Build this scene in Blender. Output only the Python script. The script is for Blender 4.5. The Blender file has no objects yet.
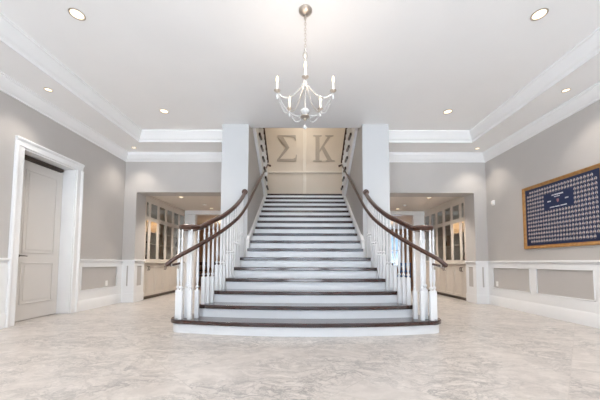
import bpy, bmesh, math, random
from mathutils import Vector, Matrix
PI = math.pi
random.seed(7)
scene = bpy.context.scene
col = scene.collection

# ------------------------------------------------------------------ materials
def new_mat(name):
    m = bpy.data.materials.new(name); m.use_nodes = True
    nt = m.node_tree
    return m, nt, nt.nodes['Principled BSDF']

def paint(name, c, rough=.5, var=.03, scale=6, metallic=0, spec=.5, bump=0.0, coat=0):
    """paint / metal with a faint procedural unevenness"""
    m, nt, b = new_mat(name)
    tc = nt.nodes.new('ShaderNodeTexCoord')
    n = nt.nodes.new('ShaderNodeTexNoise'); n.inputs['Scale'].default_value = scale; n.inputs['Detail'].default_value = 4
    r = nt.nodes.new('ShaderNodeValToRGB')
    r.color_ramp.elements[0].position = .3; r.color_ramp.elements[1].position = .7
    r.color_ramp.elements[0].color = (*[x*(1-var) for x in c], 1)
    r.color_ramp.elements[1].color = (*[min(1, x*(1+var)) for x in c], 1)
    nt.links.new(tc.outputs['Object'], n.inputs['Vector'])
    nt.links.new(n.outputs['Fac'], r.inputs['Fac'])
    nt.links.new(r.outputs['Color'], b.inputs['Base Color'])
    b.inputs['Roughness'].default_value = rough
    b.inputs['Metallic'].default_value = metallic
    b.inputs['Specular IOR Level'].default_value = spec
    b.inputs['Coat Weight'].default_value = coat
    b.inputs['Coat Roughness'].default_value = .12
    if bump:
        n2 = nt.nodes.new('ShaderNodeTexNoise'); n2.inputs['Scale'].default_value = 180
        bp = nt.nodes.new('ShaderNodeBump'); bp.inputs['Strength'].default_value = bump; bp.inputs['Distance'].default_value = .002
        nt.links.new(tc.outputs['Object'], n2.inputs['Vector'])
        nt.links.new(n2.outputs['Fac'], bp.inputs['Height']); nt.links.new(bp.outputs['Normal'], b.inputs['Normal'])
    return m

def wood(name, dark, light, rough=.3, scale=(1.2, 14, 14), coat=.4):
    m, nt, b = new_mat(name)
    tc = nt.nodes.new('ShaderNodeTexCoord'); mp = nt.nodes.new('ShaderNodeMapping'); mp.inputs['Scale'].default_value = scale
    n = nt.nodes.new('ShaderNodeTexNoise'); n.inputs['Scale'].default_value = 3; n.inputs['Detail'].default_value = 6; n.inputs['Distortion'].default_value = .6
    r = nt.nodes.new('ShaderNodeValToRGB')
    r.color_ramp.elements[0].position = .3; r.color_ramp.elements[0].color = (*dark, 1)
    r.color_ramp.elements[1].position = .72; r.color_ramp.elements[1].color = (*light, 1)
    nt.links.new(tc.outputs['Object'], mp.inputs['Vector']); nt.links.new(mp.outputs['Vector'], n.inputs['Vector'])
    nt.links.new(n.outputs['Fac'], r.inputs['Fac']); nt.links.new(r.outputs['Color'], b.inputs['Base Color'])
    b.inputs['Roughness'].default_value = rough; b.inputs['Coat Weight'].default_value = coat; b.inputs['Coat Roughness'].default_value = .15
    return m

def emit(name, c, s):
    m, nt, b = new_mat(name)
    b.inputs['Base Color'].default_value = (*c, 1)
    b.inputs['Emission Color'].default_value = (*c, 1); b.inputs['Emission Strength'].default_value = s
    return m

def glass(name, tint=(.95, .97, .97), gloss=.0):
    m, nt, b = new_mat(name)
    nt.nodes.remove(b)
    out = [n for n in nt.nodes if n.type == 'OUTPUT_MATERIAL'][0]
    tr = nt.nodes.new('ShaderNodeBsdfTransparent'); tr.inputs['Color'].default_value = (*tint, 1)
    gl = nt.nodes.new('ShaderNodeBsdfGlossy'); gl.inputs['Roughness'].default_value = .02
    fr = nt.nodes.new('ShaderNodeFresnel'); fr.inputs['IOR'].default_value = 1.52
    ad = nt.nodes.new('ShaderNodeMath'); ad.operation = 'ADD'; ad.use_clamp = True; ad.inputs[1].default_value = gloss
    mx = nt.nodes.new('ShaderNodeMixShader')
    ge = nt.nodes.new('ShaderNodeNewGeometry'); io = nt.nodes.new('ShaderNodeMapRange')
    io.inputs['To Min'].default_value = 1.52; io.inputs['To Max'].default_value = 1/1.52      # same reflection from either side of the thin sheet
    nt.links.new(ge.outputs['Backfacing'], io.inputs['Value']); nt.links.new(io.outputs['Result'], fr.inputs['IOR'])
    nt.links.new(fr.outputs['Fac'], ad.inputs[0]); nt.links.new(ad.outputs['Value'], mx.inputs['Fac'])
    nt.links.new(tr.outputs['BSDF'], mx.inputs[1]); nt.links.new(gl.outputs['BSDF'], mx.inputs[2])
    nt.links.new(mx.outputs['Shader'], out.inputs['Surface'])
    return m

def marble(name):
    m, nt, b = new_mat(name)
    L = nt.links.new
    tc = nt.nodes.new('ShaderNodeTexCoord')
    rot = nt.nodes.new('ShaderNodeMapping'); rot.inputs['Rotation'].default_value = (0, 0, math.radians(45)); rot.inputs['Location'].default_value = (.13, .31, 0)
    L(tc.outputs['Object'], rot.inputs['Vector'])
    br = nt.nodes.new('ShaderNodeTexBrick'); br.offset = 0; br.squash = 1
    br.inputs['Scale'].default_value = 1; br.inputs['Brick Width'].default_value = 1.22; br.inputs['Row Height'].default_value = 1.22
    br.inputs['Mortar Size'].default_value = .003; br.inputs['Mortar Smooth'].default_value = .3
    br.inputs['Color1'].default_value = (0, 0, 0, 1); br.inputs['Color2'].default_value = (1, 1, 1, 1); br.inputs['Mortar'].default_value = (.5, .5, .5, 1)
    L(rot.outputs['Vector'], br.inputs['Vector'])
    # warp, shifted a little from tile to tile
    w = nt.nodes.new('ShaderNodeTexNoise'); w.inputs['Scale'].default_value = 2.2; w.inputs['Detail'].default_value = 6
    L(tc.outputs['Object'], w.inputs['Vector'])
    va = nt.nodes.new('ShaderNodeVectorMath'); va.operation = 'SCALE'; va.inputs['Scale'].default_value = .55
    L(w.outputs['Color'], va.inputs[0])
    vb = nt.nodes.new('ShaderNodeVectorMath'); vb.operation = 'ADD'
    st_ = nt.nodes.new('ShaderNodeMapping'); st_.inputs['Rotation'].default_value = (0, 0, math.radians(28)); st_.inputs['Scale'].default_value = (.55, 1.25, 1)
    L(tc.outputs['Object'], st_.inputs['Vector']); L(st_.outputs['Vector'], vb.inputs[0]); L(va.outputs['Vector'], vb.inputs[1])
    vs = nt.nodes.new('ShaderNodeVectorMath'); vs.operation = 'SCALE'; vs.inputs['Scale'].default_value = 3
    L(br.outputs['Color'], vs.inputs[0])
    vc = nt.nodes.new('ShaderNodeVectorMath'); vc.operation = 'ADD'
    L(vb.outputs['Vector'], vc.inputs[0]); L(vs.outputs['Vector'], vc.inputs[1])
    def veins(scale, w0, w1):
        n = nt.nodes.new('ShaderNodeTexNoise'); n.inputs['Scale'].default_value = scale; n.inputs['Detail'].default_value = 9; n.inputs['Roughness'].default_value = .62
        L(vc.outputs['Vector'], n.inputs['Vector'])
        s = nt.nodes.new('ShaderNodeMath'); s.operation = 'SUBTRACT'; s.inputs[1].default_value = .5; L(n.outputs['Fac'], s.inputs[0])
        a = nt.nodes.new('ShaderNodeMath'); a.operation = 'ABSOLUTE'; L(s.outputs['Value'], a.inputs[0])
        r = nt.nodes.new('ShaderNodeMapRange'); r.inputs['From Min'].default_value = w0; r.inputs['From Max'].default_value = w1
        r.inputs['To Min'].default_value = 1; r.inputs['To Max'].default_value = 0; L(a.outputs['Value'], r.inputs['Value'])
        return r.outputs['Result']
    v1 = veins(5.5, .0, .04); v2 = veins(14, .0, .05)
    cl = nt.nodes.new('ShaderNodeTexNoise'); cl.inputs['Scale'].default_value = 9; cl.inputs['Detail'].default_value = 8; L(vc.outputs['Vector'], cl.inputs['Vector'])
    base = nt.nodes.new('ShaderNodeValToRGB')
    base.color_ramp.elements[0].position = .33; base.color_ramp.elements[0].color = (.475, .438, .41, 1)
    base.color_ramp.elements[1].position = .68; base.color_ramp.elements[1].color = (.60, .558, .525, 1)
    L(cl.outputs['Fac'], base.inputs['Fac'])
    def mix(fac, f, a, c):
        mx = nt.nodes.new('ShaderNodeMix'); mx.data_type = 'RGBA'
        mu = nt.nodes.new('ShaderNodeMath'); mu.operation = 'MULTIPLY'; mu.inputs[1].default_value = f; L(fac, mu.inputs[0])
        L(mu.outputs['Value'], mx.inputs['Factor']); L(a, mx.inputs['A']); mx.inputs['B'].default_value = (*c, 1)
        return mx.outputs['Result']
    # veins come and go
    pa = nt.nodes.new('ShaderNodeTexNoise'); pa.inputs['Scale'].default_value = 1.7; L(vc.outputs['Vector'], pa.inputs['Vector'])
    pm = nt.nodes.new('ShaderNodeMapRange'); pm.inputs['From Min'].default_value = .30; pm.inputs['From Max'].default_value = .62; L(pa.outputs['Fac'], pm.inputs['Value'])
    m1 = nt.nodes.new('ShaderNodeMath'); m1.operation = 'MULTIPLY'; L(v1, m1.inputs[0]); L(pm.outputs['Result'], m1.inputs[1])
    m2 = nt.nodes.new('ShaderNodeMath'); m2.operation = 'MULTIPLY'; L(v2, m2.inputs[0]); L(pm.outputs['Result'], m2.inputs[1])
    c = mix(m1.outputs['Value'], .65, base.outputs['Color'], (.20, .195, .195))
    c = mix(m2.outputs['Value'], .55, c, (.22, .215, .21))
    c = mix(br.outputs['Fac'], .35, c, (.36, .33, .30))
    L(c, b.inputs['Base Color'])
    b.inputs['Roughness'].default_value = .3
    return m

M = {}
M['wall'] = paint('grey_wall_paint', (.50, .475, .455), .6, .015, 3, bump=.05)
M['ceiling'] = paint('ceiling_paint', (.88, .88, .88), .7, .01, 2)
M['white'] = paint('white_trim_paint', (.82, .825, .83), .35, .01, 4)
M['white_wall'] = paint('white_wall_paint', (.53, .54, .55), .5, .01, 3)
M['alcove_ceiling'] = paint('alcove_ceiling_paint', (.78, .73, .67), .7, .015, 2)
M['door'] = paint('shaded_white_door_paint', (.66, .63, .60), .4, .01, 4)  # white door; the shade of its deep recess is put into this colour
M['cream'] = paint('cream_panel_paint', (.70, .62, .53), .5, .015, 3)
M['cab'] = paint('cream_cabinet_paint', (.62, .56, .495), .4, .015, 5)
M['cab_in'] = paint('cabinet_interior_paint', (.62, .57, .51), .5, .03, 5)
M['tread'] = wood('dark_stained_wood', (.018, .007, .0055), (.055, .019, .014), .14, (1.0, 12, 12), .6)
M['rail'] = wood('dark_handrail_wood', (.036, .013, .008), (.092, .037, .021), .3, (8, 8, 8), .3)
M['table_wood'] = wood('orange_brown_wood', (.22, .09, .035), (.42, .20, .085), .35)
M['chair_wood'] = wood('dark_chair_wood', (.025, .012, .009), (.06, .03, .02), .35)
M['plank'] = wood('dining_floor_wood', (.30, .16, .08), (.46, .27, .15), .35, (3, .6, 3))
M['tan'] = paint('tan_wall_paint', (.42, .29, .20), .6, .03, 3)
M['gold'] = wood('gold_frame_wood', (.27, .125, .03), (.43, .22, .06), .35, (6, 6, 6), .5)
M['navy'] = paint('navy_print', (.010, .018, .06), .35, .1, 3)
M['navy_plate'] = paint('navy_title_print', (.012, .022, .07), .3, .1, 3)
M['portrait'] = paint('portrait_background', (.62, .60, .62), .4, .25, 60)
M['skin'] = paint('portrait_skin', (.52, .34, .26), .4, .3, 40)
M['suit'] = paint('portrait_suit', (.02, .02, .035), .4, .3, 40)
M['print_white'] = paint('printed_white', (.75, .76, .80), .4, .03, 30)
M['crest'] = paint('printed_crest', (.30, .15, .17), .4, .2, 90)
M['cream_trim'] = paint('cream_trim_paint', (.80, .73, .64), .5, .015, 3)
M['letter'] = paint('brushed_metal_letter', (.40, .345, .29), .5, .06, 20)
M['nickel'] = paint('brushed_nickel', (.62, .56, .50), .28, .05, 30, metallic=1)
M['silver'] = paint('pale_silver_leaf', (.52, .485, .44), .3, .05, 30, metallic=.6)
M['bronze'] = paint('dark_bronze', (.07, .055, .045), .4, .08, 30, metallic=.6)
M['plastic'] = paint('white_plastic', (.85, .84, .82), .35, .01, 10)
M['ivory'] = paint('ivory_candle_sleeve', (.88, .84, .76), .5, .02, 20)
M['crystal'] = paint('pale_crystal', (.60, .60, .59), .12, .05, 40, coat=.6)
M['pane'] = glass('cabinet_glass', (.93, .95, .95), .06)
M['win'] = glass('window_glass', (.50, .56, .62), .0)
M['bulb'] = emit('lit_bulb', (1, .80, .48), 1.3)
M['lens'] = emit('lit_downlight_lens', (1, .86, .64), 1.1)
M['puck'] = emit('lit_puck_lens', (1, .66, .36), 4)
M['marble'] = marble('veined_marble_tile')
M['vase_dark'] = paint('dark_glaze', (.05, .04, .04), .2, .2, 12, coat=.5)
M['vase_brown'] = paint('brown_glaze', (.26, .14, .07), .25, .2, 12, coat=.5)
M['vase_blue'] = paint('blue_fabric', (.10, .22, .48), .6, .1, 12)
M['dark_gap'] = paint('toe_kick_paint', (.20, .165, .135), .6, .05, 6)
M['counter'] = paint('cream_counter_stone', (.70, .65, .58), .25, .08, 9)
M['outlet_slot'] = paint('dark_slot', (.05, .05, .05), .5, .02, 8)

# ------------------------------------------------------------------ mesh builder
class MB:
    def __init__(s): s.bm = bmesh.new()
    def face(s, pts, mi=0):
        try:
            f = s.bm.faces.new([s.bm.verts.new(p) for p in pts]); f.material_index = mi
        except ValueError: pass
    def box(s, a, b, mi=0):
        x0, x1 = sorted((a[0], b[0])); y0, y1 = sorted((a[1], b[1])); z0, z1 = sorted((a[2], b[2]))
        v = [s.bm.verts.new(p) for p in ((x0,y0,z0),(x1,y0,z0),(x1,y1,z0),(x0,y1,z0),(x0,y0,z1),(x1,y0,z1),(x1,y1,z1),(x0,y1,z1))]
        for i in ((3,2,1,0),(4,5,6,7),(0,1,5,4),(1,2,6,5),(2,3,7,6),(3,0,4,7)):
            s.bm.faces.new([v[k] for k in i]).material_index = mi
        return s
    def prism(s, pts, z0, z1, axis='z', mi=0):
        """2-D outline extruded along an axis; axis z: pts are (x,y); x: (y,z); y: (x,z)"""
        def P(p, h): return {'z': (p[0], p[1], h), 'x': (h, p[0], p[1]), 'y': (p[0], h, p[1])}[axis]
        a = [s.bm.verts.new(P(p, z0)) for p in pts]; b = [s.bm.verts.new(P(p, z1)) for p in pts]
        n = len(pts); fs = [s.bm.faces.new(a[::-1]), s.bm.faces.new(b)]
        for i in range(n): fs.append(s.bm.faces.new((a[i], a[(i+1)%n], b[(i+1)%n], b[i])))
        for f in fs: f.material_index = mi
        return s
    def lathe(s, prof, c=(0,0,0), n=16, mi=0, axis='z', square=None):
        """profile [(r,z)] spun round an axis through c"""
        rings = []
        for r, z in prof:
            ring = []
            for k in range(n):
                a = 2*PI*k/n
                p = (r*math.cos(a), r*math.sin(a), z)
                if axis == 'x': p = (z, p[0], p[1])
                if axis == 'y': p = (p[0], z, p[1])
                ring.append(s.bm.verts.new((c[0]+p[0], c[1]+p[1], c[2]+p[2])))
            rings.append(ring)
        for A, B in zip(rings, rings[1:]):
            for k in range(n):
                s.bm.faces.new((A[k], A[(k+1)%n], B[(k+1)%n], B[k])).material_index = mi
        s.bm.faces.new(rings[0][::-1]).material_index = mi; s.bm.faces.new(rings[-1]).material_index = mi
        return s
    def tube(s, pts, r, n=8, mi=0, sx=1.0, sz=1.0):
        """round (or oval) bar along a path, capped; r may be a list"""
        P = [Vector(p) for p in pts]; rings = []
        for i, p in enumerate(P):
            t = (P[min(i+1, len(P)-1)] - P[max(i-1, 0)])
            t = t.normalized() if t.length > 1e-9 else Vector((0,0,1))
            up = Vector((0,0,1)) if abs(t.z) < .95 else Vector((0,1,0))
            a = t.cross(up).normalized(); b = a.cross(t).normalized()
            rr = r[i] if isinstance(r, (list, tuple)) else r
            rings.append([s.bm.verts.new(p + a*rr*sx*math.cos(2*PI*k/n) + b*rr*sz*math.sin(2*PI*k/n)) for k in range(n)])
        for A, B in zip(rings, rings[1:]):
            for k in range(n): s.bm.faces.new((A[k], A[(k+1)%n], B[(k+1)%n], B[k])).material_index = mi
        s.bm.faces.new(rings[0][::-1]).material_index = mi; s.bm.faces.new(rings[-1]).material_index = mi
        return s
    def ball(s, c, r, n=10, mi=0, sz=1.0):
        m = max(4, n//2)
        return s.lathe([(max(1e-4, r*math.sin(PI*k/m)), -r*sz*math.cos(PI*k/m)) for k in range(m+1)], c, n, mi)
    def sweep(s, path, prof, closed=False, mi=0):
        """moulding: profile (d,z) offset d to the LEFT of a 2-D path, mitred"""
        n = len(path); P = [Vector(p) for p in path]; rows = []
        for i in range(n):
            d0 = (P[i]-P[i-1]) if (i > 0 or closed) else (P[1]-P[0])
            d1 = (P[(i+1)%n]-P[i]) if (i < n-1 or closed) else d0
            d0 = d0.normalized(); d1 = d1.normalized()
            n0 = Vector((-d0.y, d0.x)); n1 = Vector((-d1.y, d1.x))
            m = (n0+n1); m = m/m.dot(n0) if m.length > 1e-6 else n0
            rows.append([s.bm.verts.new((P[i].x+m.x*d, P[i].y+m.y*d, z)) for d, z in prof])
        k = len(prof)
        for i in range(n if closed else n-1):
            A, B = rows[i], rows[(i+1)%n]
            for j in range(k): s.bm.faces.new((A[j], A[(j+1)%k], B[(j+1)%k], B[j])).material_index = mi
        if not closed:
            s.bm.faces.new(rows[0]).material_index = mi; s.bm.faces.new(rows[-1][::-1]).material_index = mi
        return s
    def build(s, name, mats, parent=None, loc=None, bevel=0, seg=2, smooth=35):
        bmesh.ops.recalc_face_normals(s.bm, faces=s.bm.faces)
        if loc is not None: bmesh.ops.translate(s.bm, verts=s.bm.verts, vec=-Vector(loc))
        me = bpy.data.meshes.new(name); s.bm.to_mesh(me); s.bm.free()
        for m in (mats if isinstance(mats, (list, tuple)) else [mats]): me.materials.append(m)
        o = bpy.data.objects.new(name, me); col.objects.link(o)
        if smooth:
            for p in me.polygons: p.use_smooth = True
            me.set_sharp_from_angle(angle=math.radians(smooth))
        if loc is not None and parent is None: o.location = loc
        if parent is not None: o.parent = parent
        if bevel:
            b = o.modifiers.new('edge', 'BEVEL'); b.width = bevel; b.segments = seg; b.limit_method = 'ANGLE'; b.angle_limit = math.radians(40)
        return o

def tag(o, label, cat, group=None, kind=None):
    o['label'] = label; o['category'] = cat
    if group: o['group'] = group
    if kind: o['kind'] = kind
    return o
def empty(name, loc, label, cat, group=None, kind=None):
    o = bpy.data.objects.new(name, None); o.empty_display_size = .1; col.objects.link(o); o.location = loc
    return tag(o, label, cat, group, kind)
def struct(o, label, cat='wall'): return tag(o, label, cat, None, 'structure')
def copy_tree(o, parent=None):
    c = o.copy(); col.objects.link(c)
    if parent is not None: c.parent = parent
    for ch in list(o.children): copy_tree(ch, c)
    return c
def interp(x, pts):
    pts = sorted(pts)
    if x <= pts[0][0]: return pts[0][1]
    for (a, b), (c, d) in zip(pts, pts[1:]):
        if x <= c: return b + (d-b)*(x-a)/(c-a)
    return pts[-1][1]
def catmull(P, n=8):
    P = [Vector(p) for p in P]; out = []
    for i in range(len(P)-1):
        p0 = P[max(i-1, 0)]; p1 = P[i]; p2 = P[i+1]; p3 = P[min(i+2, len(P)-1)]
        for k in range(n):
            t = k/n
            out.append(.5*((2*p1)+(p2-p0)*t+(2*p0-5*p1+4*p2-p3)*t*t+(3*p1-p0-3*p2+p3)*t**3))
    out.append(P[-1]); return out

# ------------------------------------------------------------------ dimensions
W = 4.44                    # half width of the hall
YF, YB = -3.0, 6.70         # front (behind the camera) and back wall
ZS, ZT = 3.64, 3.85         # soffit, tray ceiling
TX, TY0, TY1 = 3.70, -1.9, 5.99   # tray edge
R, T = .178, .28            # riser, run
SY = 3.66                   # nose of the first step
CX0, CX1, CY = 1.18, 1.73, 5.60   # stair wall: inner, outer face, front
OY = 5.76                   # edge of the ceiling over the stair
AX = 4.14                   # alcove jamb / cabinet face
AY1 = 9.50                  # far wall of the alcoves
AZ = 2.75                   # alcove ceiling
HZ = 2.69                   # header underside
LY, LZ = SY + 16*T, 17*R    # landing nose
DY0, DY1, DZ = 4.24, 5.25, 2.76   # door opening

# ------------------------------------------------------------------ shell
m = MB(); m.box((-6.2, YF-.2, -.12), (6.2, AY1+.1, 0)); struct(m.build('floor', M['marble'], smooth=0), 'pale veined marble tile floor of the entrance hall', 'floor')
m = MB(); m.box((-6.2, AY1+.1, -.12), (6.2, 14.8, 0)); struct(m.build('floor_back', M['plank'], smooth=0), 'warm wood floor of the dining room beyond the alcoves', 'floor')

m = MB()
m.box((-W-.32, YF, 0), (-W, DY0, ZT+.2)); m.box((-W-.32, DY1, 0), (-W, AY1+.3, ZT+.2)); m.box((-W-.32, DY0, DZ), (-W, DY1, ZT+.2))
struct(m.build('wall_left', M['wall'], smooth=0), 'light grey side wall with the tall white door')
m = MB(); m.box((W, YF, 0), (W+.32, AY1+.3, ZT+.2)); struct(m.build('wall_right', M['wall'], smooth=0), 'light grey side wall with the framed composite')
for s, nm in ((-1, 'left'), (1, 'right')):
    m = MB()
    m.box((s*AX, YB, 0), (s*W, YB+.40, HZ)); m.box((s*(CX1-.05), YB, HZ), (s*W, YB+.40, ZT+.2))
    struct(m.build('wall_back_'+nm, M['wall'], smooth=0), 'light grey wall and header over the %s cabinet alcove' % nm)
    # wall beside the stair, from the white column back under the upper flight
    m = MB()
    zt = lambda y: LZ + (LY-y)/T*R - .34
    m.prism([(CY, 0), (AY1, 0), (AY1, LZ-.205), (LY-.2, LZ-.205), (OY, zt(OY)), (CY, zt(OY))], s*CX0, s*CX1, 'x')
    o = m.build('wall_stair_'+nm, [M['white_wall'], M['wall']], smooth=0)
    for p in o.data.polygons:                     # faces towards the stair and the alcove are painted grey
        if abs(p.normal.x) > .9: p.material_index = 1
    struct(o, 'white column front and grey wall on the %s of the stair' % nm)
    # far end of the alcove: pier, header with crown
    m = MB()
    m.box((s*3.78, AY1, 0), (s*W, AY1+.18, AZ)); m.box((s*(CX1-.1), AY1, 2.62), (s*3.80, AY1+.18, AZ))
    m.sweep([(s*CX1, AY1), (s*W, AY1)] if s < 0 else [(s*W, AY1), (s*CX1, AY1)], [(0, AZ-.16), (.02, AZ-.16), (.04, AZ-.10), (.09, AZ-.04), (.11, AZ), (0, AZ)]) if False else None
    m.box((s*CX1, AY1-.05, AZ-.13), (s*AX, AY1, AZ)); m.box((s*CX1, AY1-.09, AZ-.05), (s*AX, AY1, AZ))
    struct(m.build('trim_alcove_'+nm, M['white'], bevel=.01), 'white header and pier at the far end of the %s alcove' % nm, 'trim')
    m = MB(); m.box((s*(CX1-.1), YB+.05, AZ), (s*(W+.1), AY1+.18, AZ+.07)); struct(m.build('ceiling_alcove_'+nm, M['alcove_ceiling'], smooth=0), 'low beige ceiling of the %s cabinet alcove' % nm, 'ceiling')

# front wall behind the camera with three tall window openings to the street
m = MB()
edges = [-4.44, -3.9, -1.7, -1.1, 1.1, 1.7, 3.9, 4.44]
for i in range(0, 8, 2): m.box((edges[i], YF-.25, 0), (edges[i+1], YF, ZT+.2))
for i in range(1, 7, 2):
    m.box((edges[i], YF-.25, 3.3), (edges[i+1], YF, ZT+.2))
    if i != 3: m.box((edges[i], YF-.25, 0), (edges[i+1], YF, .35))
struct(m.build('wall_front', M['wall'], smooth=0), 'entrance wall behind the viewer with tall windows')

# tray ceiling
m = MB()
m.box((-W-.1, YF-.1, ZT), (W+.1, OY, ZT+.14))
for s in (-1, 1): m.box((s*(CX1-.01), OY, ZT), (s*(W+.1), YB+.1, ZT+.14))
struct(m.build('ceiling', M['ceiling'], smooth=0), 'white tray ceiling over the entrance hall', 'ceiling')
m = MB()
for s in (-1, 1):
    m.box((s*TX, YF, ZS), (s*W, YB, ZT)); m.box((s*(CX1-.02), TY1, ZS), (s*TX, YB, ZT))
m.box((-TX, YF, ZS), (TX, TY0, ZT))
struct(m.build('ceiling_soffit', M['ceiling'], smooth=0), 'lowered white ceiling border around the tray', 'ceiling')

crown = [(0, -.19), (.022, -.19), (.030, -.165), (.050, -.155), (.085, -.115), (.125, -.065), (.140, -.045), (.140, -.025), (.155, -.018), (.155, 0), (0, 0)]
def crown_at(z, k=1.0, f=0.0): return [(d*k+f, z+h*k) for d, h in crown]
m = MB()
# crown under the soffit: left wall then back, and the mirrored run
m.sweep([(-CX1, YB), (-W, YB), (-W, YF)][::1], crown_at(ZS))
m.sweep([(W, YF), (W, YB), (CX1, YB)], crown_at(ZS))
struct(m.build('trim_1', M['white'], smooth=25), 'white crown moulding where the grey walls meet the soffit', 'trim')
m = MB()
tc_prof = [(0, ZS-.012), (.018, ZS-.012), (.018, ZS+.035), (.03, ZS+.045), (.055, ZS+.06), (.09, ZS+.115), (.125, ZS+.16), (.135, ZS+.175), (.15, ZS+.18), (.15, ZT), (0, ZT)]
m.sweep([(-CX1, TY1), (-TX, TY1), (-TX, TY0), (TX, TY0), (TX, TY1), (CX1, TY1)], tc_prof)
struct(m.build('trim_2', M['white'], smooth=25), 'white crown moulding around the tray ceiling', 'trim')

# ------------------------------------------------------------------ wainscot
def wainscot_x(s, panels, y0, y1, name, label, x=W, t=.016):
    """white frame-and-panel dado on a wall that faces x; panels = [(ya, yb)]"""
    m = MB(); X0, X1 = s*x, s*(x-t)
    m.box((X0, y0, 0), (X1, y1, .395)); m.box((X0, y0, .88), (X1, y1, 1.0))
    e = sorted([y0, y1] + [q for p in panels for q in p])
    for a, b in zip(e[0::2], e[1::2]):
        if b-a > .004: m.box((X0, a, .395), (X1, b, .88))
    for a, b in panels:                                    # small bead inside each opening
        for q in ((a, a+.014), (b-.014, b)): m.box((X0, q[0], .395), (s*(x-.024), q[1], .88))
        for z in ((.395, .409), (.866, .88)): m.box((X0, a, z[0]), (s*(x-.024), b, z[1]))
    m.box((X0, y0, .992), (s*(x-.045), y1, 1.028)); m.box((X0, y0, .965), (s*(x-.026), y1, .992))
    struct(m.build(name, M['white'], bevel=.004), label, 'trim')
def base_x(s, y0, y1, name, label, x=W):
    m = MB()
    m.prism([(s*x, 0), (s*(x-.032), 0), (s*(x-.032), .17), (s*(x-.024), .195), (s*(x-.018), .215), (s*x, .215)], y0, y1, 'y')
    struct(m.build(name, M['white'], bevel=.002), label, 'baseboard')
CL0, CL1 = DY0-.14, DY1+.14
wainscot_x(-1, [(5.46, 6.53)], CL1, YB, 'trim_3', 'white wainscot with one grey panel between the door and the alcove')
wainscot_x(-1, [(2.9, 3.95), (1.7, 2.75), (.5, 1.55)], YF, CL0, 'trim_4', 'white wainscot on the near side of the white door')
wainscot_x(1, [(5.475, 6.54), (4.27, 5.335), (3.07, 4.13), (1.87, 2.93), (.67, 1.73)], YF, YB, 'trim_5', 'white wainscot with grey panels below the framed composite')
base_x(-1, CL1, YB, 'baseboard_left', 'tall white baseboard between the door and the alcove')
base_x(-1, YF, CL0, 'baseboard_left_near', 'tall white baseboard on the near side of the white door')
base_x(1, YF, YB, 'baseboard_right', 'tall white baseboard below the framed composite')
for s, nm in ((-1, 'left'), (1, 'right')):
    m = MB()
    # front of the stub with a slit panel
    y = YB-.016
    for a, b, z0, z1 in ((AX-.016, W-.016, 0, .395), (AX-.016, W-.016, .88, 1.0), (AX-.016, 4.275, .395, .88), (4.315, W-.016, .395, .88)): m.box((s*a, YB, z0), (s*b, y, z1))
    m.box((s*AX, YB, .992), (s*(W-.045), YB-.045, 1.028)); m.box((s*AX, YB, 0), (s*(W-.03), YB-.03, .215))
    # jamb with a panel
    x = AX-.016
    for a, b, z0, z1 in ((YB, YB+.40, 0, .395), (YB, YB+.40, .88, 1.0), (YB, YB+.11, .395, .88), (YB+.30, YB+.40, .395, .88)): m.box((s*AX, a, z0), (s*x, b, z1))
    m.box((s*AX, YB-.045, .992), (s*(AX-.045), YB+.40, 1.028)); m.box((s*AX, YB-.03, 0), (s*(AX-.03), YB+.40, .215))
    struct(m.build('trim_jamb_'+nm, M['white'], bevel=.004), 'white panelled wainscot wrapping the %s alcove corner' % nm, 'trim')

# ------------------------------------------------------------------ door
m = MB(); m.box((-W-.50, DY0-.4, -.01), (-W-.40, DY1+.4, DZ+.3)); struct(m.build('wall_door_light_block', M['wall'], smooth=0), 'added backing behind the white door that keeps outside light out')  # unseen backing, added to block outside light at the door gaps
d = empty('door_1', (-W, (DY0+DY1)/2, 0), 'tall white two-panel door in a deep moulded frame on the left wall', 'door', None, 'structure')
def P(o): 
    o.matrix_parent_inverse = Matrix.Translation(-Vector(d.location)); return o
def child(mb, name, mat, root, **k):
    o = mb.build(name, mat, root, **k); o.matrix_parent_inverse = Matrix.Translation(-Vector(root.location)); return o
def sub(mb, name, mat, part, **k): return mb.build(name, mat, part, **k)
m = MB()
xo = -W
prof = [(0, 0), (.14, 0), (.14, .040), (.118, .048), (.10, .040), (.085, .026), (.03, .022), (.014, .026), (0, .018)]   # out from opening, proud of wall
for side, yb in ((-1, DY0), (1, DY1)):
    m.prism([(xo+h, yb+side*dd) for dd, h in prof], 0, DZ+.0, 'z')
m.prism([(xo+h, DZ+dd) for dd, h in prof], DY0-.14, DY1+.14, 'y')
child(m, 'casing', M['white'], d, bevel=.003)
m = MB(); xi = -W-.26
m.box((xi, DY0, 0), (-W, DY0+.02, DZ)); m.box((xi-.02, DY0, 0), (xi+.06, DY0+.155, DZ)); m.box((xi, DY1-.02, 0), (-W, DY1, DZ)); m.box((xi, DY0, DZ-.02), (-W, DY1, DZ))
child(m, 'jamb', M['white'], d, bevel=.003)
m = MB(); a, b, zt = DY0+.16, DY1-.025, DZ-.085
x0, x1 = -W-.275, -W-.23
m.box((x0, a, .008), (x1, b, zt))
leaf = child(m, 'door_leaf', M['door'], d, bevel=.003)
for z0, z1, in ((.28, .95), (1.13, zt-.16)):
    m = MB(); ya, yb = a+.13, b-.13
    pr = [(0, 0), (0, .012), (.012, .014), (.03, .004), (.034, 0)]
    path = [(ya, z0), (yb, z0), (yb, z1), (ya, z1)]
    # picture-frame moulding around a field
    for i in range(4):
        p, q = path[i], path[(i+1) % 4]
        m.box((x1, min(p[0], q[0])-.012, min(p[1], q[1])-.012), (x1+.012, max(p[0], q[0])+.012, max(p[1], q[1])+.012))
    m.box((x1, ya+.045, z0+.045), (x1+.008, yb-.045, z1-.045))
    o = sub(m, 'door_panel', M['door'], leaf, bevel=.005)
m = MB(); yh, zh = a+.065, 1.07
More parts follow.
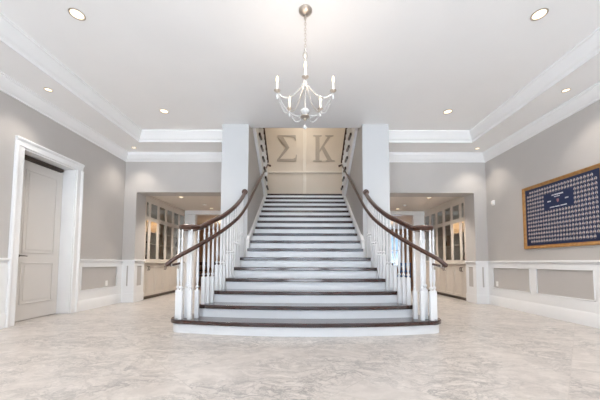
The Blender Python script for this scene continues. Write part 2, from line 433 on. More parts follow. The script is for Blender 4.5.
m.lathe([(.028, 0), (.028, .008), (.022, .012), (.010, .014), (.010, .045)], (x1, yh, zh), 14, axis='x')
m.tube([(x1+.045, yh-.005, zh), (x1+.048, yh+.05, zh), (x1+.046, yh+.11, zh-.004)], [.010, .009, .007], 8)
sub(m, 'door_handle', M['bronze'], leaf)
m = MB(); m.box((x1-.02, a-.005, zt+.002), (x1+.055, b-.05, zt+.058)); m.box((x1, a, zt-.012), (x1+.02, b-.06, zt+.002))
child(m, 'overhead_bar', M['bronze'], d, bevel=.006)

# ------------------------------------------------------------------ main staircase
XB = [(3.9, 1.60), (4.05, 1.56), (4.2, 1.49), (4.45, 1.375), (4.7, 1.29), (5.0, 1.235), (5.3, 1.215), (5.6, 1.215)]   # line of the balusters
XS = lambda y: interp(y, XB) + .055
YE = [4.06, 4.08, 4.33, 4.585, 4.845, 5.10, 5.34, 5.62]   # y of step ends (steps 1..8)
def nose(k): return SY + (k-1)*T
BC, BR = (1.71, 4.075), .235     # bullnose of the first step
def outline(k, inset=0.0):
    """plan of step k (left half mirrored), inset from the nosing"""
    pts = []
    if k == 1:
        for i in range(9):
            x = BC[0]*i/8; pts.append((x, nose(1) + inset + (BC[1]-BR-nose(1))*(x/BC[0])**2))
        for i in range(1, 13):
            a = -PI/2 + PI*i/12*1.05; pts.append((BC[0]+(BR-inset)*math.cos(a), BC[1]+(BR-inset)*math.sin(a)))
        pts.append((1.45, 4.35-inset))
    else:
        y0, y1 = YE[k-1], YE[k]+.06
        xe = XS(y0)-inset
        for i in range(9):
            x = xe*i/8; pts.append((x, nose(k)+inset + (y0-nose(k))*(x/xe)**2))
        for i in range(1, 5):
            y = y0 + (y1-y0)*i/4; pts.append((XS(y)-inset, y))
    return pts + [(-x, y) for x, y in pts[::-1] if x > 1e-6]
st = empty('staircase', (0, SY, 0), 'wide central staircase with flared white risers and dark wood treads', 'staircase')
TH = .055
for k in range(1, 18):
    z = k*R
    if k <= 6:
        m = MB(); m.prism(outline(k, .032), z-R, z-TH); child(m, 'riser', M['white'], st)
        m = MB(); m.prism(outline(k), z-TH, z); child(m, 'tread', M['tread'], st, bevel=.009, seg=3)
    elif k < 17:
        m = MB(); m.box((-1.125, nose(k)+.03, z-R), (1.125, nose(k)+.05, z-TH)); child(m, 'riser', M['white'], st)
        m = MB(); m.box((-1.125, nose(k), z-TH), (1.125, nose(k)+T+.05, z)); child(m, 'tread', M['tread'], st, bevel=.009, seg=3)
    else:
        m = MB(); m.box((-1.125, nose(k)+.03, z-R), (1.125, nose(k)+.05, z-TH)); child(m, 'riser', M['white'], st)
m = MB(); m.box((-2.36, LY, LZ-.2), (2.36, 9.5, LZ-TH)); child(m, 'landing_base', M['white'], st)
m = MB()
m.box((-1.125, LY, LZ-TH), (1.125, LY+.1, LZ)); m.box((-2.36, LY+.1, LZ-TH), (2.36, 9.5, LZ))
child(m, 'landing', M['tread'], st, bevel=.01)
for s in (-1, 1):
    zs = lambda y: (y-SY)/T*R + R
    m = MB(); ya, yb = 5.50, LY+.02
    m.prism([(ya, 1.05), (ya+.35, 1.0), (yb, zs(yb)-.35), (yb, zs(yb)+.04), (ya+.3, zs(ya+.3)+.05), (ya+.12, zs(ya+.12)+.10), (ya+.05, zs(ya)+.12), (ya, zs(ya)+.08)], s*1.122, s*1.182, 'x')
    child(m, 'skirtboard', M['white'], st, bevel=.004)

# upper flights, turning back towards the viewer from the landing
for s, nm in ((-1, 'left'), (1, 'right')):
    u = empty('upper_staircase', (s*1.7, LY, LZ), 'upper flight with dark tread ends climbing from the landing on the %s' % nm, 'staircase', 'upper flights from the landing')
    N = 9
    Y = lambda j: LY-(j-1)*T
    for j in range(1, N+1):
        z = LZ+j*R
        m = MB(); m.box((s*1.07, Y(j)+.035, z-.062), (s*2.34, Y(j)-T+.01, z)); child(m, 'tread', M['tread'], u, bevel=.008)
    m = MB(); pts = []
    for j in range(1, N+1): pts += [(Y(j), LZ+(j-1)*R), (Y(j), LZ+j*R-.04)]
    pts += [(Y(N+1), LZ+N*R-.04), (Y(N+1), LZ+N*R-.42), (Y(1)-.02, LZ-.30), (Y(1), LZ-.25)]
    m.prism(pts, s*1.115, s*2.30, 'x'); child(m, 'stringer', M['white'], u)
    for j in range(1, N+1):
        for q in (.07, .21):
            y = Y(j)-q; z0 = LZ+j*R; z1 = LZ + (LY-y)/T*R + .165 + .80
            m = MB(); m.lathe([(.02, z0), (.02, z0+.2), (.014, z0+.24), (.018, z0+.3), (.012, z1-.1), (.012, z1)], (s*1.125, y, 0), 8); child(m, 'baluster', M['white'], u)
    pa, pb = LY+.03, Y(N+1)
    m = MB(); f = lambda y: LZ + (LY-y)/T*R + .165 + .82
    m.tube([(s*1.115, pa, f(pa)), (s*1.115, pb, f(pb))], .033, 10, sz=1.1); child(m, 'handrail', M['rail'], u)

# ------------------------------------------------------------------ balustrades
def baluster_mb(x, y, z0, z1, base=.40, w=.0265):
    m = MB(); zb = z0+base
    m.box((x-w, y-w, z0), (x+w, y+w, zb)); 
    h = z1-zb
    m.lathe([(.022, zb), (.013, zb+.018), (.0245, zb+.036), (.0245, zb+.05), (.011, zb+.066), (.015, zb+.10), (.0215, zb+.17), (.019, zb+.26*h+.08), (.015, zb+.62*h), (.0125, zb+.80*h), (.0175, zb+.82*h), (.0175, zb+.835*h), (.012, zb+.85*h), (.011, z1)], (x, y, 0), 10)
    return m
RP = [(1.24, 5.605, 2.40), (1.24, 5.22, 2.165), (1.275, 4.84, 1.94), (1.36, 4.52, 1.745), (1.445, 4.30, 1.635), (1.52, 4.15, 1.545), (1.56, 4.05, 1.492), (1.575, 3.97, 1.48)]
VC = (1.70, 4.02)                 # middle of the volute
for s, nm in ((-1, 'left'), (1, 'right')):
    b = empty('balustrade', (s*VC[0], VC[1], R), 'white turned balusters under a dark rail with a volute, %s side of the stair' % nm, 'balustrade', 'flared balustrades of the main stair')
    path = [Vector((s*x, y, z)) for x, y, z in RP]
    path = catmull(path, 6)
    rail = [p for p in path]
    for i in range(1, 25):            # volute: a flat spiral over the newel
        a = -.35 - i*2*PI*1.35/24; rr = .135 - .075*i/24
        rail.append(Vector((s*(VC[0]-rr*math.cos(a)), VC[1]+rr*math.sin(a), 1.48)))
    m = MB(); m.tube(rail, .036, 10, sx=1.05, sz=.95); m.tube([p+Vector((0, 0, -.028)) for p in rail], .025, 8, sx=1.1, sz=.7)
    hr = child(m, 'handrail', M['rail'], b)
    m = MB(); m.lathe([(.055, -.035), (.062, -.02), (.062, .02), (.05, .034), (.02, .038)], (s*VC[0], VC[1], 1.48), 20); sub(m, 'volute_cap', M['rail'], hr).matrix_parent_inverse = Matrix.Identity(4)
    m = MB(); m.lathe([(.062, 0), (.062, .012), (.048, .020), (.034, .028), (.034, .034)], (s*1.238, CY-.032, 2.412), 20, axis='y'); sub(m, 'rosette', M['rail'], hr)
    # newel and the four balusters round it
    m = MB(); x, y = s*VC[0], VC[1]; w = .042
    m.box((x-w, y-w, R), (x+w, y+w, R+.42))
    zb = R+.42; m.lathe([(.044, zb), (.03, zb+.02), (.046, zb+.04), (.046, zb+.06), (.03, zb+.08), (.036, zb+.2), (.038, zb+.4), (.03, zb+.66), (.036, zb+.69), (.036, zb+.71), (.028, zb+.73), (.028, 1.46)], (x, y, 0), 16)
    child(m, 'newel_post', M['white'], b, bevel=.004)
    for q, p in ((1.835, 3.985), (1.755, 3.905), (1.625, 3.905), (1.565, 4.0), (1.74, 4.15)):
        child(baluster_mb(s*q, p, R, 1.456), 'baluster', M['white'], b, bevel=.003)
    for k in range(2, 7):
        for off in (.05, .133, .216):
            y = YE[k-1]+off; x = interp(y, XB)
            if y > 5.5: continue
            zt = interp(y, [(p[1], p[2]) for p in RP]) - .03
            child(baluster_mb(s*x, y, k*R, zt), 'baluster', M['white'], b, bevel=.003)

# lower handrails on brackets: along the stair wall, then inside the balusters to the bottom
for s, nm in ((-1, 'left'), (1, 'right')):
    h = empty('handrail', (s*1.12, 5.6, 2.2), 'slim dark lower handrail on brackets along the %s wall and balusters' % nm, 'handrail', 'lower handrails of the main stair')
    LP = [(1.06, 8.30, 3.93), (1.115, 8.22, 3.925), (1.118, 8.05, 3.85), (1.12, 7.08, 3.225), (1.12, 5.97, 2.52), (1.115, 5.45, 2.20), (1.12, 5.05, 1.955), (1.165, 4.68, 1.72), (1.275, 4.33, 1.50), (1.43, 4.03, 1.305), (1.60, 3.83, 1.15), (1.75, 3.71, 1.035), (1.84, 3.66, .945)]
    pts = catmull([Vector((s*x, y, z)) for x, y, z in LP], 6)
    m = MB(); m.tube(pts, .026, 10, sz=1.1)
    m.ball(tuple(pts[-1]), .029, 10)
    e = pts[-1]
    m.tube([e, e+Vector((s*-.0, .10, -.015)), Vector((s*1.80, 3.93, .957))], .017, 8)     # the end turns back to the newel
    m.ball(tuple(pts[0]), .034, 10)
    child(m, 'rail', M['rail'], h)
    def bracket(p, wall):
        m = MB(); p = Vector(p); q = Vector(wall)
        m.tube([p+Vector((0, 0, -.022)), p+Vector((0, 0, -.06)), q], .0065, 6)
        dd = (q-p); dd.z = 0; dd = dd.normalized()
        m.lathe([(.026, 0), (.026, .006), (.012, .012)], tuple(q-dd*.012), 10, axis='x')
        child(m, 'bracket', M['silver'], h)
    for y in (5.75, 6.55, 7.35, 8.12):
        p = (s*1.12, y, interp(y, [(a[1], a[2]) for a in LP])); bracket(p, (s*CX0, y, p[2]-.07))
    for lx, ly, tx, ty in ((1.155, 4.78, 1.275, 4.80), (1.33, 4.22, 1.45, 4.30), (1.79, 3.68, 1.79, 3.88)):
        z = interp(ly, [(a[1], a[2]) for a in LP]); bracket((s*lx, ly, z), (s*tx, ty, z-.075))

# ------------------------------------------------------------------ landing hall above
m = MB(); m.box((-2.6, 9.5, LZ-.3), (2.6, 9.7, 6.2)); struct(m.build('wall_landing', M['cream'], smooth=0), 'cream wall above the stair landing carrying the letters')
m = MB()
y0, y1 = 9.5, 9.478
m.box((-.055, y0, LZ), (.055, y1-.004, 6.1)); m.box((-1.9, y0, 4.095), (1.9, y1-.03, 4.135)); m.box((-1.9, y0, 4.135), (1.9, y1, 4.17)); m.box((-1.9, y0, LZ), (1.9, y1, LZ+.16)); m.box((-1.9, y0, 5.72), (1.9, y1, 5.82))
for s in (-1, 1): m.box((s*1.55, y0, LZ), (s*1.65, y1, 6.1))
struct(m.build('trim_6', M['cream_trim'], bevel=.004), 'cream battens dividing the landing wall into panels', 'trim')
m = MB()
for s in (-1, 1): m.box((s*2.36, OY, ZT+.14), (s*2.56, YB+.4, 6.2)); m.box((s*2.36, YB+.4, LZ-.1), (s*2.56, 9.5, 6.2))
m.box((-2.56, OY-.12, ZT+.14), (2.56, OY, 6.2))
struct(m.build('wall_upper', M['cream'], smooth=0), 'cream walls of the upper stair hall')
m = MB(); m.box((-2.56, OY-.12, 6.1), (2.56, 9.6, 6.25)); struct(m.build('ceiling_upper', M['ceiling'], smooth=0), 'ceiling of the upper stair hall', 'ceiling')
# letters: x0..x1, z0..z1
def letter(name, polys, label, x0, z0, w, hgt):
    m = MB()
    for P_ in polys: m.prism([(x0+u*w, z0+v*hgt) for u, v in P_], 9.476, 9.466, 'y')
    o = m.build(name, M['letter'], loc=(x0+w/2, 9.472, z0), smooth=0); tag(o, label, 'letter')
sig = [[(0.02, 1), (.93, 1), (.95, .80), (.90, .80), (.86, .90), (.78, .935), (.30, .935), (.62, .53), (.15, .10), (.80, .10), (.92, .14), (.96, .26), (1, .26), (.97, 0), (0, 0), (0, .05), (.42, .52), (.02, .95)]]
letter('greek_letter', sig, 'brushed metal letter sigma mounted on the cream landing wall', -.965, 4.50, .70, .94)
kap = [[(0, 0), (.40, 0), (.40, .035), (.29, .055), (.29, .945), (.40, .965), (.40, 1), (0, 1), (0, .965), (.11, .945), (.11, .055), (0, .035)],
       [(.29, .44), (.66, .93), (.56, .965), (.56, 1), (.94, 1), (.94, .965), (.80, .935), (.50, .575), (.86, .065), (1, .035), (1, 0), (.58, 0), (.58, .035), (.66, .06), (.40, .46), (.29, .33)]]
letter('greek_letter', kap, 'brushed metal letter K mounted on the cream landing wall', .30, 4.50, .76, .94)

# ------------------------------------------------------------------ chandelier
CH = Vector((-.025, 3.0, 0))
ch = empty('chandelier', (CH.x, CH.y, ZT), 'silver five-candle chandelier with crystal strands hanging from the tray ceiling', 'chandelier')
m = MB(); m.lathe([(.076, ZT), (.076, ZT-.012), (.060, ZT-.030), (.026, ZT-.044), (.010, ZT-.05)], (CH.x, CH.y, 0), 24); child(m, 'canopy', M['nickel'], ch)
m = MB(); z = ZT-.05; i = 0
while z > 3.39:
    t = [(0.011*math.cos(a), .021*math.sin(a)) for a in [2*PI*k/8 for k in range(9)]]
    m.tube([(CH.x+(u if i % 2 else 0), CH.y+(0 if i % 2 else u), z-.018+v) for u, v in t], .0028, 5); z -= .032; i += 1
child(m, 'chain', M['nickel'], ch)
m = MB()
m.lathe([(.006, 3.390), (.014, 3.380), (.006, 3.360), (.024, 3.340), (.030, 3.315), (.024, 3.290), (.008, 3.270), (.007, 3.170), (.018, 3.150), (.007, 3.130), (.007, 3.030), (.022, 3.010), (.028, 2.990), (.018, 2.960), (.007, 2.940), (.007, 2.710), (.016, 2.690), (.006, 2.670)], (CH.x, CH.y, 0), 14)
child(m, 'stem', M['silver'], ch)
RA = .32
bd = {}
for k in range(5):
    a = -PI/2 + 2*PI*k/5; c, s_ = math.cos(a), math.sin(a)
    at = lambda r, z: (CH.x+r*c, CH.y+r*s_, z)
    m = MB(); m.tube(catmull([at(.015, 2.980), at(.06, 2.910), at(.14, 2.815), at(.22, 2.775), at(.285, 2.790), at(RA, 2.825)], 5), .0062, 8)
    arm = child(m, 'arm', M['silver'], ch)
    p = at(RA, 0)
    m = MB(); m.lathe([(.008, 2.815), (.020, 2.825), (.034, 2.835), (.036, 2.840), (.016, 2.842), (.018, 2.850)], p, 16); sub(m, 'candle_cup', M['nickel'], arm)
    m = MB(); m.lathe([(.0125, 2.845), (.0125, 2.925), (.008, 2.930)], p, 12); sub(m, 'candle_sleeve', M['ivory'], arm)
    m = MB(); m.lathe([(.006, 2.928), (.012, 2.940), (.0155, 2.955), (.013, 2.975), (.006, 2.995), (.001, 3.005)], p, 12); sub(m, 'bulb', M['bulb'], arm)
    # drop under the cup, strand from hub to cup and from cup to the bowl
    def strand(P0, P1, sag, n):
        m = MB(); p_ = []
        for i in range(n+1):
            t = i/n; q = Vector(P0).lerp(Vector(P1), t); q.z -= sag*4*t*(1-t); m.ball(tuple(q), .0048, 6); p_.append(q)
        m.tube(p_, .0016, 4); child(m, 'crystal_strand', M['crystal'], ch)
    strand(at(RA, 2.82), at(.06, 2.605), .085, 20)
    a2 = a+2*PI/5
    strand(at(RA, 2.82), (CH.x+RA*math.cos(a2), CH.y+RA*math.sin(a2), 2.82), .11, 18)
    m = MB(); m.lathe([(.002, 2.805), (.009, 2.775), (.011, 2.76), (.002, 2.74)], at(RA, 0), 8); child(m, 'crystal_drop', M['crystal'], ch)
m = MB(); m.lathe([(.012, 2.685), (.045, 2.675), (.052, 2.660), (.046, 2.645), (.020, 2.625), (.012, 2.610)], (CH.x, CH.y, 0), 18); child(m, 'crystal_bowl', M['crystal'], ch)
m = MB(); m.lathe([(.008, 2.610), (.05, 2.605), (.052, 2.595), (.014, 2.580), (.018, 2.565), (.004, 2.550)], (CH.x, CH.y, 0), 18); child(m, 'bottom_finial', M['nickel'], ch)
m = MB(); m.tube([(CH.x, CH.y, 2.550), (CH.x, CH.y, 2.500)], .002, 5); m.ball((CH.x, CH.y, 2.480), .021, 12); child(m, 'crystal_ball', M['crystal'], ch)

# ------------------------------------------------------------------ recessed lights
def downlight(x, y, z, r, label, power, spot=115, lit=True, warm=(1, .91, .81)):
    d_ = empty('downlight', (x, y, z), label, 'ceiling light', 'recessed ceiling lights')
    m = MB(); n = 28
    prof = [(r*.80, .002), (r*.80, -.004), (r*.92, -.009), (r, -.006), (r, 0.0)]
    rings = [[m.bm.verts.new((x+q*math.cos(2*PI*k/n), y+q*math.sin(2*PI*k/n), z+h)) for k in range(n)] for q, h in prof]
    for A, B in zip(rings, rings[1:]):
        for k in range(n): m.bm.faces.new((A[k], A[(k+1) % n], B[(k+1) % n], B[k]))
    child(m, 'trim_ring', M['nickel'], d_)
    m = MB(); m.lathe([(r*.80, -.001), (r*.6, -.0035), (r*.3, -.005), (.002, -.0055)], (x, y, z), 24); child(m, 'lens', M['lens'], d_)
    l = bpy.data.lights.new('downlight_lamp', 'SPOT'); l.energy = power; l.color = warm; l.spot_size = math.radians(spot); l.spot_blend = .8; l.shadow_soft_size = .06
    o = bpy.data.objects.new('downlight_lamp', l); col.objects.link(o); o.location = (0, 0, -.03); o.parent = d_
PW = 100
downlight(-2.68, 3.05, ZT, .083, 'large recessed light in the tray ceiling, nearest on the left side', PW)
downlight(2.68, 3.05, ZT, .083, 'large recessed light in the tray ceiling, nearest on the right side', PW)
downlight(-2.70, 5.11, ZT, .083, 'recessed light in the tray ceiling in front of the left alcove', PW)
downlight(2.70, 5.11, ZT, .083, 'recessed light in the tray ceiling in front of the right alcove', PW)
downlight(-4.0, 4.13, ZS, .055, 'small recessed light in the soffit above the white door', 26, 100)
downlight(4.0, 4.13, ZS, .055, 'small recessed light in the soffit above the framed composite', 26, 100)
downlight(-4.0, 6.30, ZS, .055, 'small recessed light in the soffit corner by the left alcove', 26, 100)
downlight(4.0, 6.30, ZS, .055, 'small recessed light in the soffit corner by the right alcove', 26, 100)
downlight(-3.38, 7.44, AZ, .075, 'recessed light in the left alcove ceiling, nearer one', 95)
downlight(3.38, 7.44, AZ, .075, 'recessed light in the right alcove ceiling, nearer one', 95)
downlight(-3.06, 9.0, AZ, .075, 'recessed light in the left alcove ceiling, one beside the far header', 95)
downlight(3.06, 9.0, AZ, .075, 'recessed light in the right alcove ceiling, one beside the far header', 95)
for s, nm in ((-1, 'left'), (1, 'right')):
    o = empty('smoke_detector', (s*3.08, 8.40, AZ), 'round pale detector on the %s alcove ceiling between the lights' % nm, 'detector')
    m = MB(); m.lathe([(.062, 0), (.062, -.014), (.052, -.030), (.02, -.036)], (s*3.08, 8.40, AZ), 20); child(m, 'body', M['plastic'], o)
    m = MB(); m.lathe([(.018, -.034), (.018, -.040), (.01, -.042)], (s*3.08, 8.40, AZ), 12); child(m, 'sensor_cap', M['plastic'], o)

# ------------------------------------------------------------------ framed composite
fy0, fy1, fz0, fz1 = 4.05, 5.575, 1.258, 2.485
fr = empty('framed_composite', (W, (fy0+fy1)/2, fz0), 'gold framed navy composite of many small portraits on the right wall', 'picture')
def RX(d_): return W-d_
m = MB(); fw = .062
pr = [(0, .002), (0, .028), (.010, .036), (.028, .030), (.044, .018), (.056, .020), (fw, .012), (fw, .002)]
loop = [(fy0, fz0), (fy1, fz0), (fy1, fz1), (fy0, fz1)]
rows = []
cy, cz = (fy0+fy1)/2, (fz0+fz1)/2
for (yy, zz) in loop:
    sy, sz = (1 if yy < cy else -1), (1 if zz < cz else -1)
    rows.append([m.bm.verts.new((RX(h), yy+sy*q, zz+sz*q)) for q, h in pr])
for i in range(4):
    A, B = rows[i], rows[(i+1) % 4]
    for j in range(len(pr)-1): m.bm.faces.new((A[j], A[j+1], B[j+1], B[j]))
child(m, 'picture_frame', M['gold'], fr, smooth=20)
m = MB(); m.box((RX(.004), fy0+fw-.005, fz0+fw-.005), (RX(.012), fy1-fw+.005, fz1-fw+.005)); pr_ = child(m, 'print', M['navy'], fr, smooth=0)
iy0, iy1, iz0, iz1 = fy0+fw+.035, fy1-fw-.035, fz0+fw+.035, fz1-fw-.035
NC, NR = 24, 14
m = MB()
def oval(mi, x, y, z, a, b_, n=10, lo=0, hi=2*PI): m.face([(x, y+a*math.cos(lo+(hi-lo)*k/n), z+b_*math.sin(lo+(hi-lo)*k/n)) for k in range(n)], mi)
for r_ in range(NR):
    for c_ in range(NC):
        y = iy1-(c_+.5)*(iy1-iy0)/NC; z = iz1-(r_+.5)*(iz1-iz0)/NR
        if r_ in (2, 3, 4, 5) and 7 <= c_ <= 16: continue
        if r_ == 0 and c_ in (0, 23): continue
        if r_ == NR-1 and c_ in (0, 23): continue
        oval(0, RX(.0126), y, z, .0205, .0285)
        oval(1, RX(.0132), y, z-.015, .014, .010, 8)
        oval(2, RX(.0138), y, z+.004, .010, .0135, 8)
        oval(1, RX(.0144), y, z+.0145, .010, .006, 8)
sub(m, 'portrait_print', [M['portrait'], M['suit'], M['skin']], pr_, smooth=0)
ty1 = iy1-6.9*(iy1-iy0)/NC; ty0 = iy1-17.1*(iy1-iy0)/NC; tz1 = iz1-1.95*(iz1-iz0)/NR; tz0 = iz1-5.95*(iz1-iz0)/NR
m = MB(); m.box((RX(.0122), ty0, tz0), (RX(.0135), ty1, tz1)); tw, th = ty1-ty0, tz1-tz0
def strokes(u0, u1, v, h):                 # a printed line of lettering too small to read: short upright strokes
    u = u0
    while u < u1-.008:
        w_ = random.choice((.008, .012, .016))
        if random.random() < .86: m.box((RX(.0137), ty1-tw*u, tz0+th*(v-h/2*random.choice((.8, 1)))), (RX(.0146), ty1-tw*(u+w_), tz0+th*(v+h/2*random.choice((.8, 1)))), 1)
        u += w_+.006
strokes(.28, .68, .84, .085); strokes(.38, .58, .72, .055); strokes(.14, .26, .50, .075); strokes(.74, .86, .50, .075); strokes(.22, .80, .12, .07)
yc, zc = (ty0+ty1)/2, tz0+th*.46
m.prism([(yc-.020, zc+.03), (yc+.020, zc+.03), (yc+.022, zc), (yc+.012, zc-.024), (yc, zc-.035), (yc-.012, zc-.024), (yc-.022, zc)], RX(.0137), RX(.0148), 'x', 2)
sub(m, 'title_print', [M['navy_plate'], M['print_white'], M['crest']], pr_, smooth=0)

# ------------------------------------------------------------------ outlets, wall sensor
def outlet(s, y, z, label):
    o = empty('wall_outlet', (s*W, y, z), label, 'outlet')
    m = MB(); m.box((s*W, y-.036, z-.058), (s*(W-.006), y+.036, z+.058)); pl = child(m, 'cover_plate', M['plastic'], o, bevel=.003)
    for dz in (-.02, .02):
        m = MB(); m.box((s*(W-.006), y-.016, z+dz-.014), (s*(W-.009), y+.016, z+dz+.014)); q = sub(m, 'socket_face', M['plastic'], pl, bevel=.002)
outlet(-1, 6.20, .50, 'white wall outlet in the grey wainscot panel beside the left alcove')
outlet(1, 6.42, .50, 'white wall outlet in the grey wainscot panel beside the right alcove')
o = empty('wall_sensor', (W, 6.44, 2.39), 'small white sensor high on the right wall near the alcove corner', 'sensor')
m = MB(); m.prism([(W, 2.33), (W-.03, 2.335), (W-.055, 2.38), (W-.05, 2.43), (W-.02, 2.45), (W, 2.45)], 6.405, 6.475, 'y'); child(m, 'housing', M['plastic'], o, bevel=.008, seg=3)
m = MB(); m.box((W-.05, 6.42, 2.36), (W-.058, 6.46, 2.39)); child(m, 'sensor_window', M['ivory'], o, bevel=.003)

# ------------------------------------------------------------------ alcove cabinets
EDG = [7.105, 7.31, 7.75, 8.19, 8.63, 9.06, 9.49]
WHERE = ['next to the panelled jamb', 'in the middle of the run', 'at the far end by the pier']
def lid(x): return x
for s, nm in ((-1, 'left'), (1, 'right')):
    F = lambda d_: s*(AX+d_)          # d_ into the cabinet
    for u in range(3):
        y0, y1 = EDG[2*u], EDG[2*u+2]; ym = EDG[2*u+1]
        c = empty('base_cabinet', (F(.15), (y0+y1)/2, 0), 'cream two-door base cabinet of the %s alcove, %s' % (nm, WHERE[u]), 'cabinet', 'base cabinets of the alcoves')
        m = MB(); m.box((F(.025), y0+.001, .08), (F(.295), y1-.001, .945)); child(m, 'body', M['cab'], c, bevel=.002)
        m = MB(); m.box((F(.075), y0+.001, 0), (F(.295), y1-.001, .08)); child(m, 'toe_kick', M['dark_gap'], c)
        for a, b, hs in ((y0, ym, -1), (ym, y1, 1)):
            m = MB(); a += .007; b -= .007; z0, z1 = .085, .912; q = min(.06, (b-a)*.28)
            for A, B, C, D in ((a, a+q, z0, z1), (b-q, b, z0, z1), (a+q, b-q, z0, z0+.07), (a+q, b-q, z1-.07, z1)): m.box((F(0), A, C), (F(.0245), B, D))
            m.box((F(.019), a+q, z0+.07), (F(.0245), b-q, z1-.07))
            dr = child(m, 'cabinet_door', M['cab'], c, bevel=.002)
            yh = (b-q/2) if hs < 0 else (a+q/2)
            m = MB(); m.tube([(F(0), yh, .76), (F(-.026), yh, .765), (F(-.03), yh, .81), (F(-.026), yh, .855), (F(0), yh, .86)], .009, 7); sub(m, 'door_handle', M['bronze'], dr)
        # glazed wall unit above
        c = empty('glass_cabinet', (F(.15), (y0+y1)/2, 1.0), 'cream glass-fronted display cabinet of the %s alcove, %s' % (nm, WHERE[u]), 'cabinet', 'glass display cabinets of the alcoves')
        zb, zm0, zm1, zt = .995, 2.085, 2.155, 2.60
        m = MB()
        m.box((F(.28), y0+.002, zb), (F(.295), y1-.002, zt)); m.box((F(.02), y0+.002, zb), (F(.28), y0+.018, zt)); m.box((F(.02), y1-.018, zb), (F(.28), y1-.002, zt))
        m.box((F(.02), y0+.018, zb), (F(.28), y1-.018, zb+.02)); m.box((F(.02), y0+.018, zt-.02), (F(.28), y1-.018, zt)); m.box((F(.02), y0+.018, zm0+.02), (F(.28), y1-.018, zm1-.02))
        child(m, 'carcass', M['cab_in'], c)
        for z in (1.46, 1.78):
            m = MB(); m.box((F(.03), y0+.018, z), (F(.28), y1-.018, z+.018)); child(m, 'shelf', M['cab'], c)
        m = MB(); m.box((F(0), y0+.001, zt), (F(.295), y1-.001, AZ-.002)); m.box((F(-.03), y0+.001, AZ-.05), (F(0), y1-.001, AZ-.002)); child(m, 'cornice', M['cab'], c, bevel=.004)
        for a, b in ((y0, ym), (ym, y1)):
            for z0, z1 in ((zb, zm0+.03), (zm0+.032, zt)):
                m = MB(); A, B = a+.002, b-.002; q = min(.062, (B-A)*.26)
                for Y0, Y1, C, D in ((A, A+q, z0, z1), (B-q, B, z0, z1), (A+q, B-q, z0, z0+.06), (A+q, B-q, z1-.05, z1)): m.box((F(0), Y0, C), (F(.02), Y1, D))
                dr = child(m, 'cabinet_door', M['cab'], c, bevel=.002)
                m = MB(); m.box((F(.008), A+q-.004, z0+.056), (F(.012), B-q+.004, z1-.046)); sub(m, 'glass_pane', M['pane'], dr, smooth=0)
        if u == 0:
            m = MB(); yy = (y0+y1)/2+.05; zz = zm0+.02
            m.lathe([(.04, 0), (.04, -.014), (.03, -.018)], (F(.13), yy, zz), 18); pk = child(m, 'puck_light', M['nickel'], c)
            m = MB(); m.lathe([(.028, -.0181), (.028, -.021), (.01, -.024)], (F(.13), yy, zz), 16); sub(m, 'puck_lens', M['puck'], pk)
            l = bpy.data.lights.new('puck_lamp', 'POINT'); l.energy = 1.6; l.color = (1, .62, .32); l.shadow_soft_size = .03
            o = bpy.data.objects.new('puck_lamp', l); col.objects.link(o); o.location = (F(.12), yy, zz-.06)
        # things shown inside
        for (yy, z, kind) in (((y0+ym)/2, 1.478, 0), ((ym+y1)/2, 1.015, 1), ((ym+y1)/2+.02, 1.478, 2), ((y0+ym)/2, 1.015, 3)):
            kind = (kind+u+(s > 0)) % 4; x = F(.15)
            mat = [M['vase_dark'], M['vase_brown'], M['silver'], M['vase_dark']][kind]
            shelf = 'lower floor' if z < 1.2 else 'first shelf'
            if kind == 0:
                m = MB(); m.lathe([(.035, 0), (.052, .03), (.06, .09), (.045, .16), (.022, .20), (.022, .24), (.032, .26)], (x, yy, z), 16); o = m.build('vase', mat, loc=(x, yy, z)); w_ = 'dark narrow-necked vase'
            elif kind == 1:
                m = MB(); m.lathe([(.04, 0), (.07, .05), (.075, .11), (.05, .15), (.05, .17)], (x, yy, z), 16); o = m.build('jar', mat, loc=(x, yy, z)); w_ = 'brown rounded jar'
            elif kind == 2:
                o = bpy.data.objects.new('trophy', None); col.objects.link(o); o.location = (x, yy, z)
                m = MB(); m.box((x-.045, yy-.045, z), (x+.045, yy+.045, z+.06)); child(m, 'plinth', M['vase_dark'], o, bevel=.003)
                m = MB(); m.lathe([(.03, .06), (.012, .08), (.012, .11), (.04, .14), (.055, .20), (.058, .24)], (x, yy, z), 16)
                for q in (-1, 1): m.tube([(x, yy+q*.055, z+.22), (x, yy+q*.085, z+.21), (x, yy+q*.08, z+.17), (x, yy+q*.045, z+.15)], .005, 6)
                child(m, 'cup', M['silver'], o); w_ = 'silver trophy cup'
            else:
                m = MB(); m.lathe([(.05, 0), (.055, .02), (.03, .06), (.018, .14), (.028, .2), (.018, .28), (.01, .3)], (x, yy, z), 14); o = m.build('bottle', mat, loc=(x, yy, z)); w_ = 'tall dark bottle'
            half = 'first' if yy < ym else 'second'
            tag(o, '%s, %s, %s door of the %s display cabinet %s' % (w_, shelf, half, nm, ['by the jamb', 'mid run', 'by the pier'][u]), 'ornament', 'ornaments in the display cabinets')
    m = MB(); m.box((F(-.035), EDG[0], .945), (F(.298), EDG[-1], .985)); m.box((F(-.002), EDG[0], .985), (F(.298), EDG[-1], .9945))
    tag(m.build('countertop', M['counter'], loc=(F(.14), 8.3, .945), bevel=.004), 'long cream countertop over the base cabinets of the %s alcove' % nm, 'countertop')

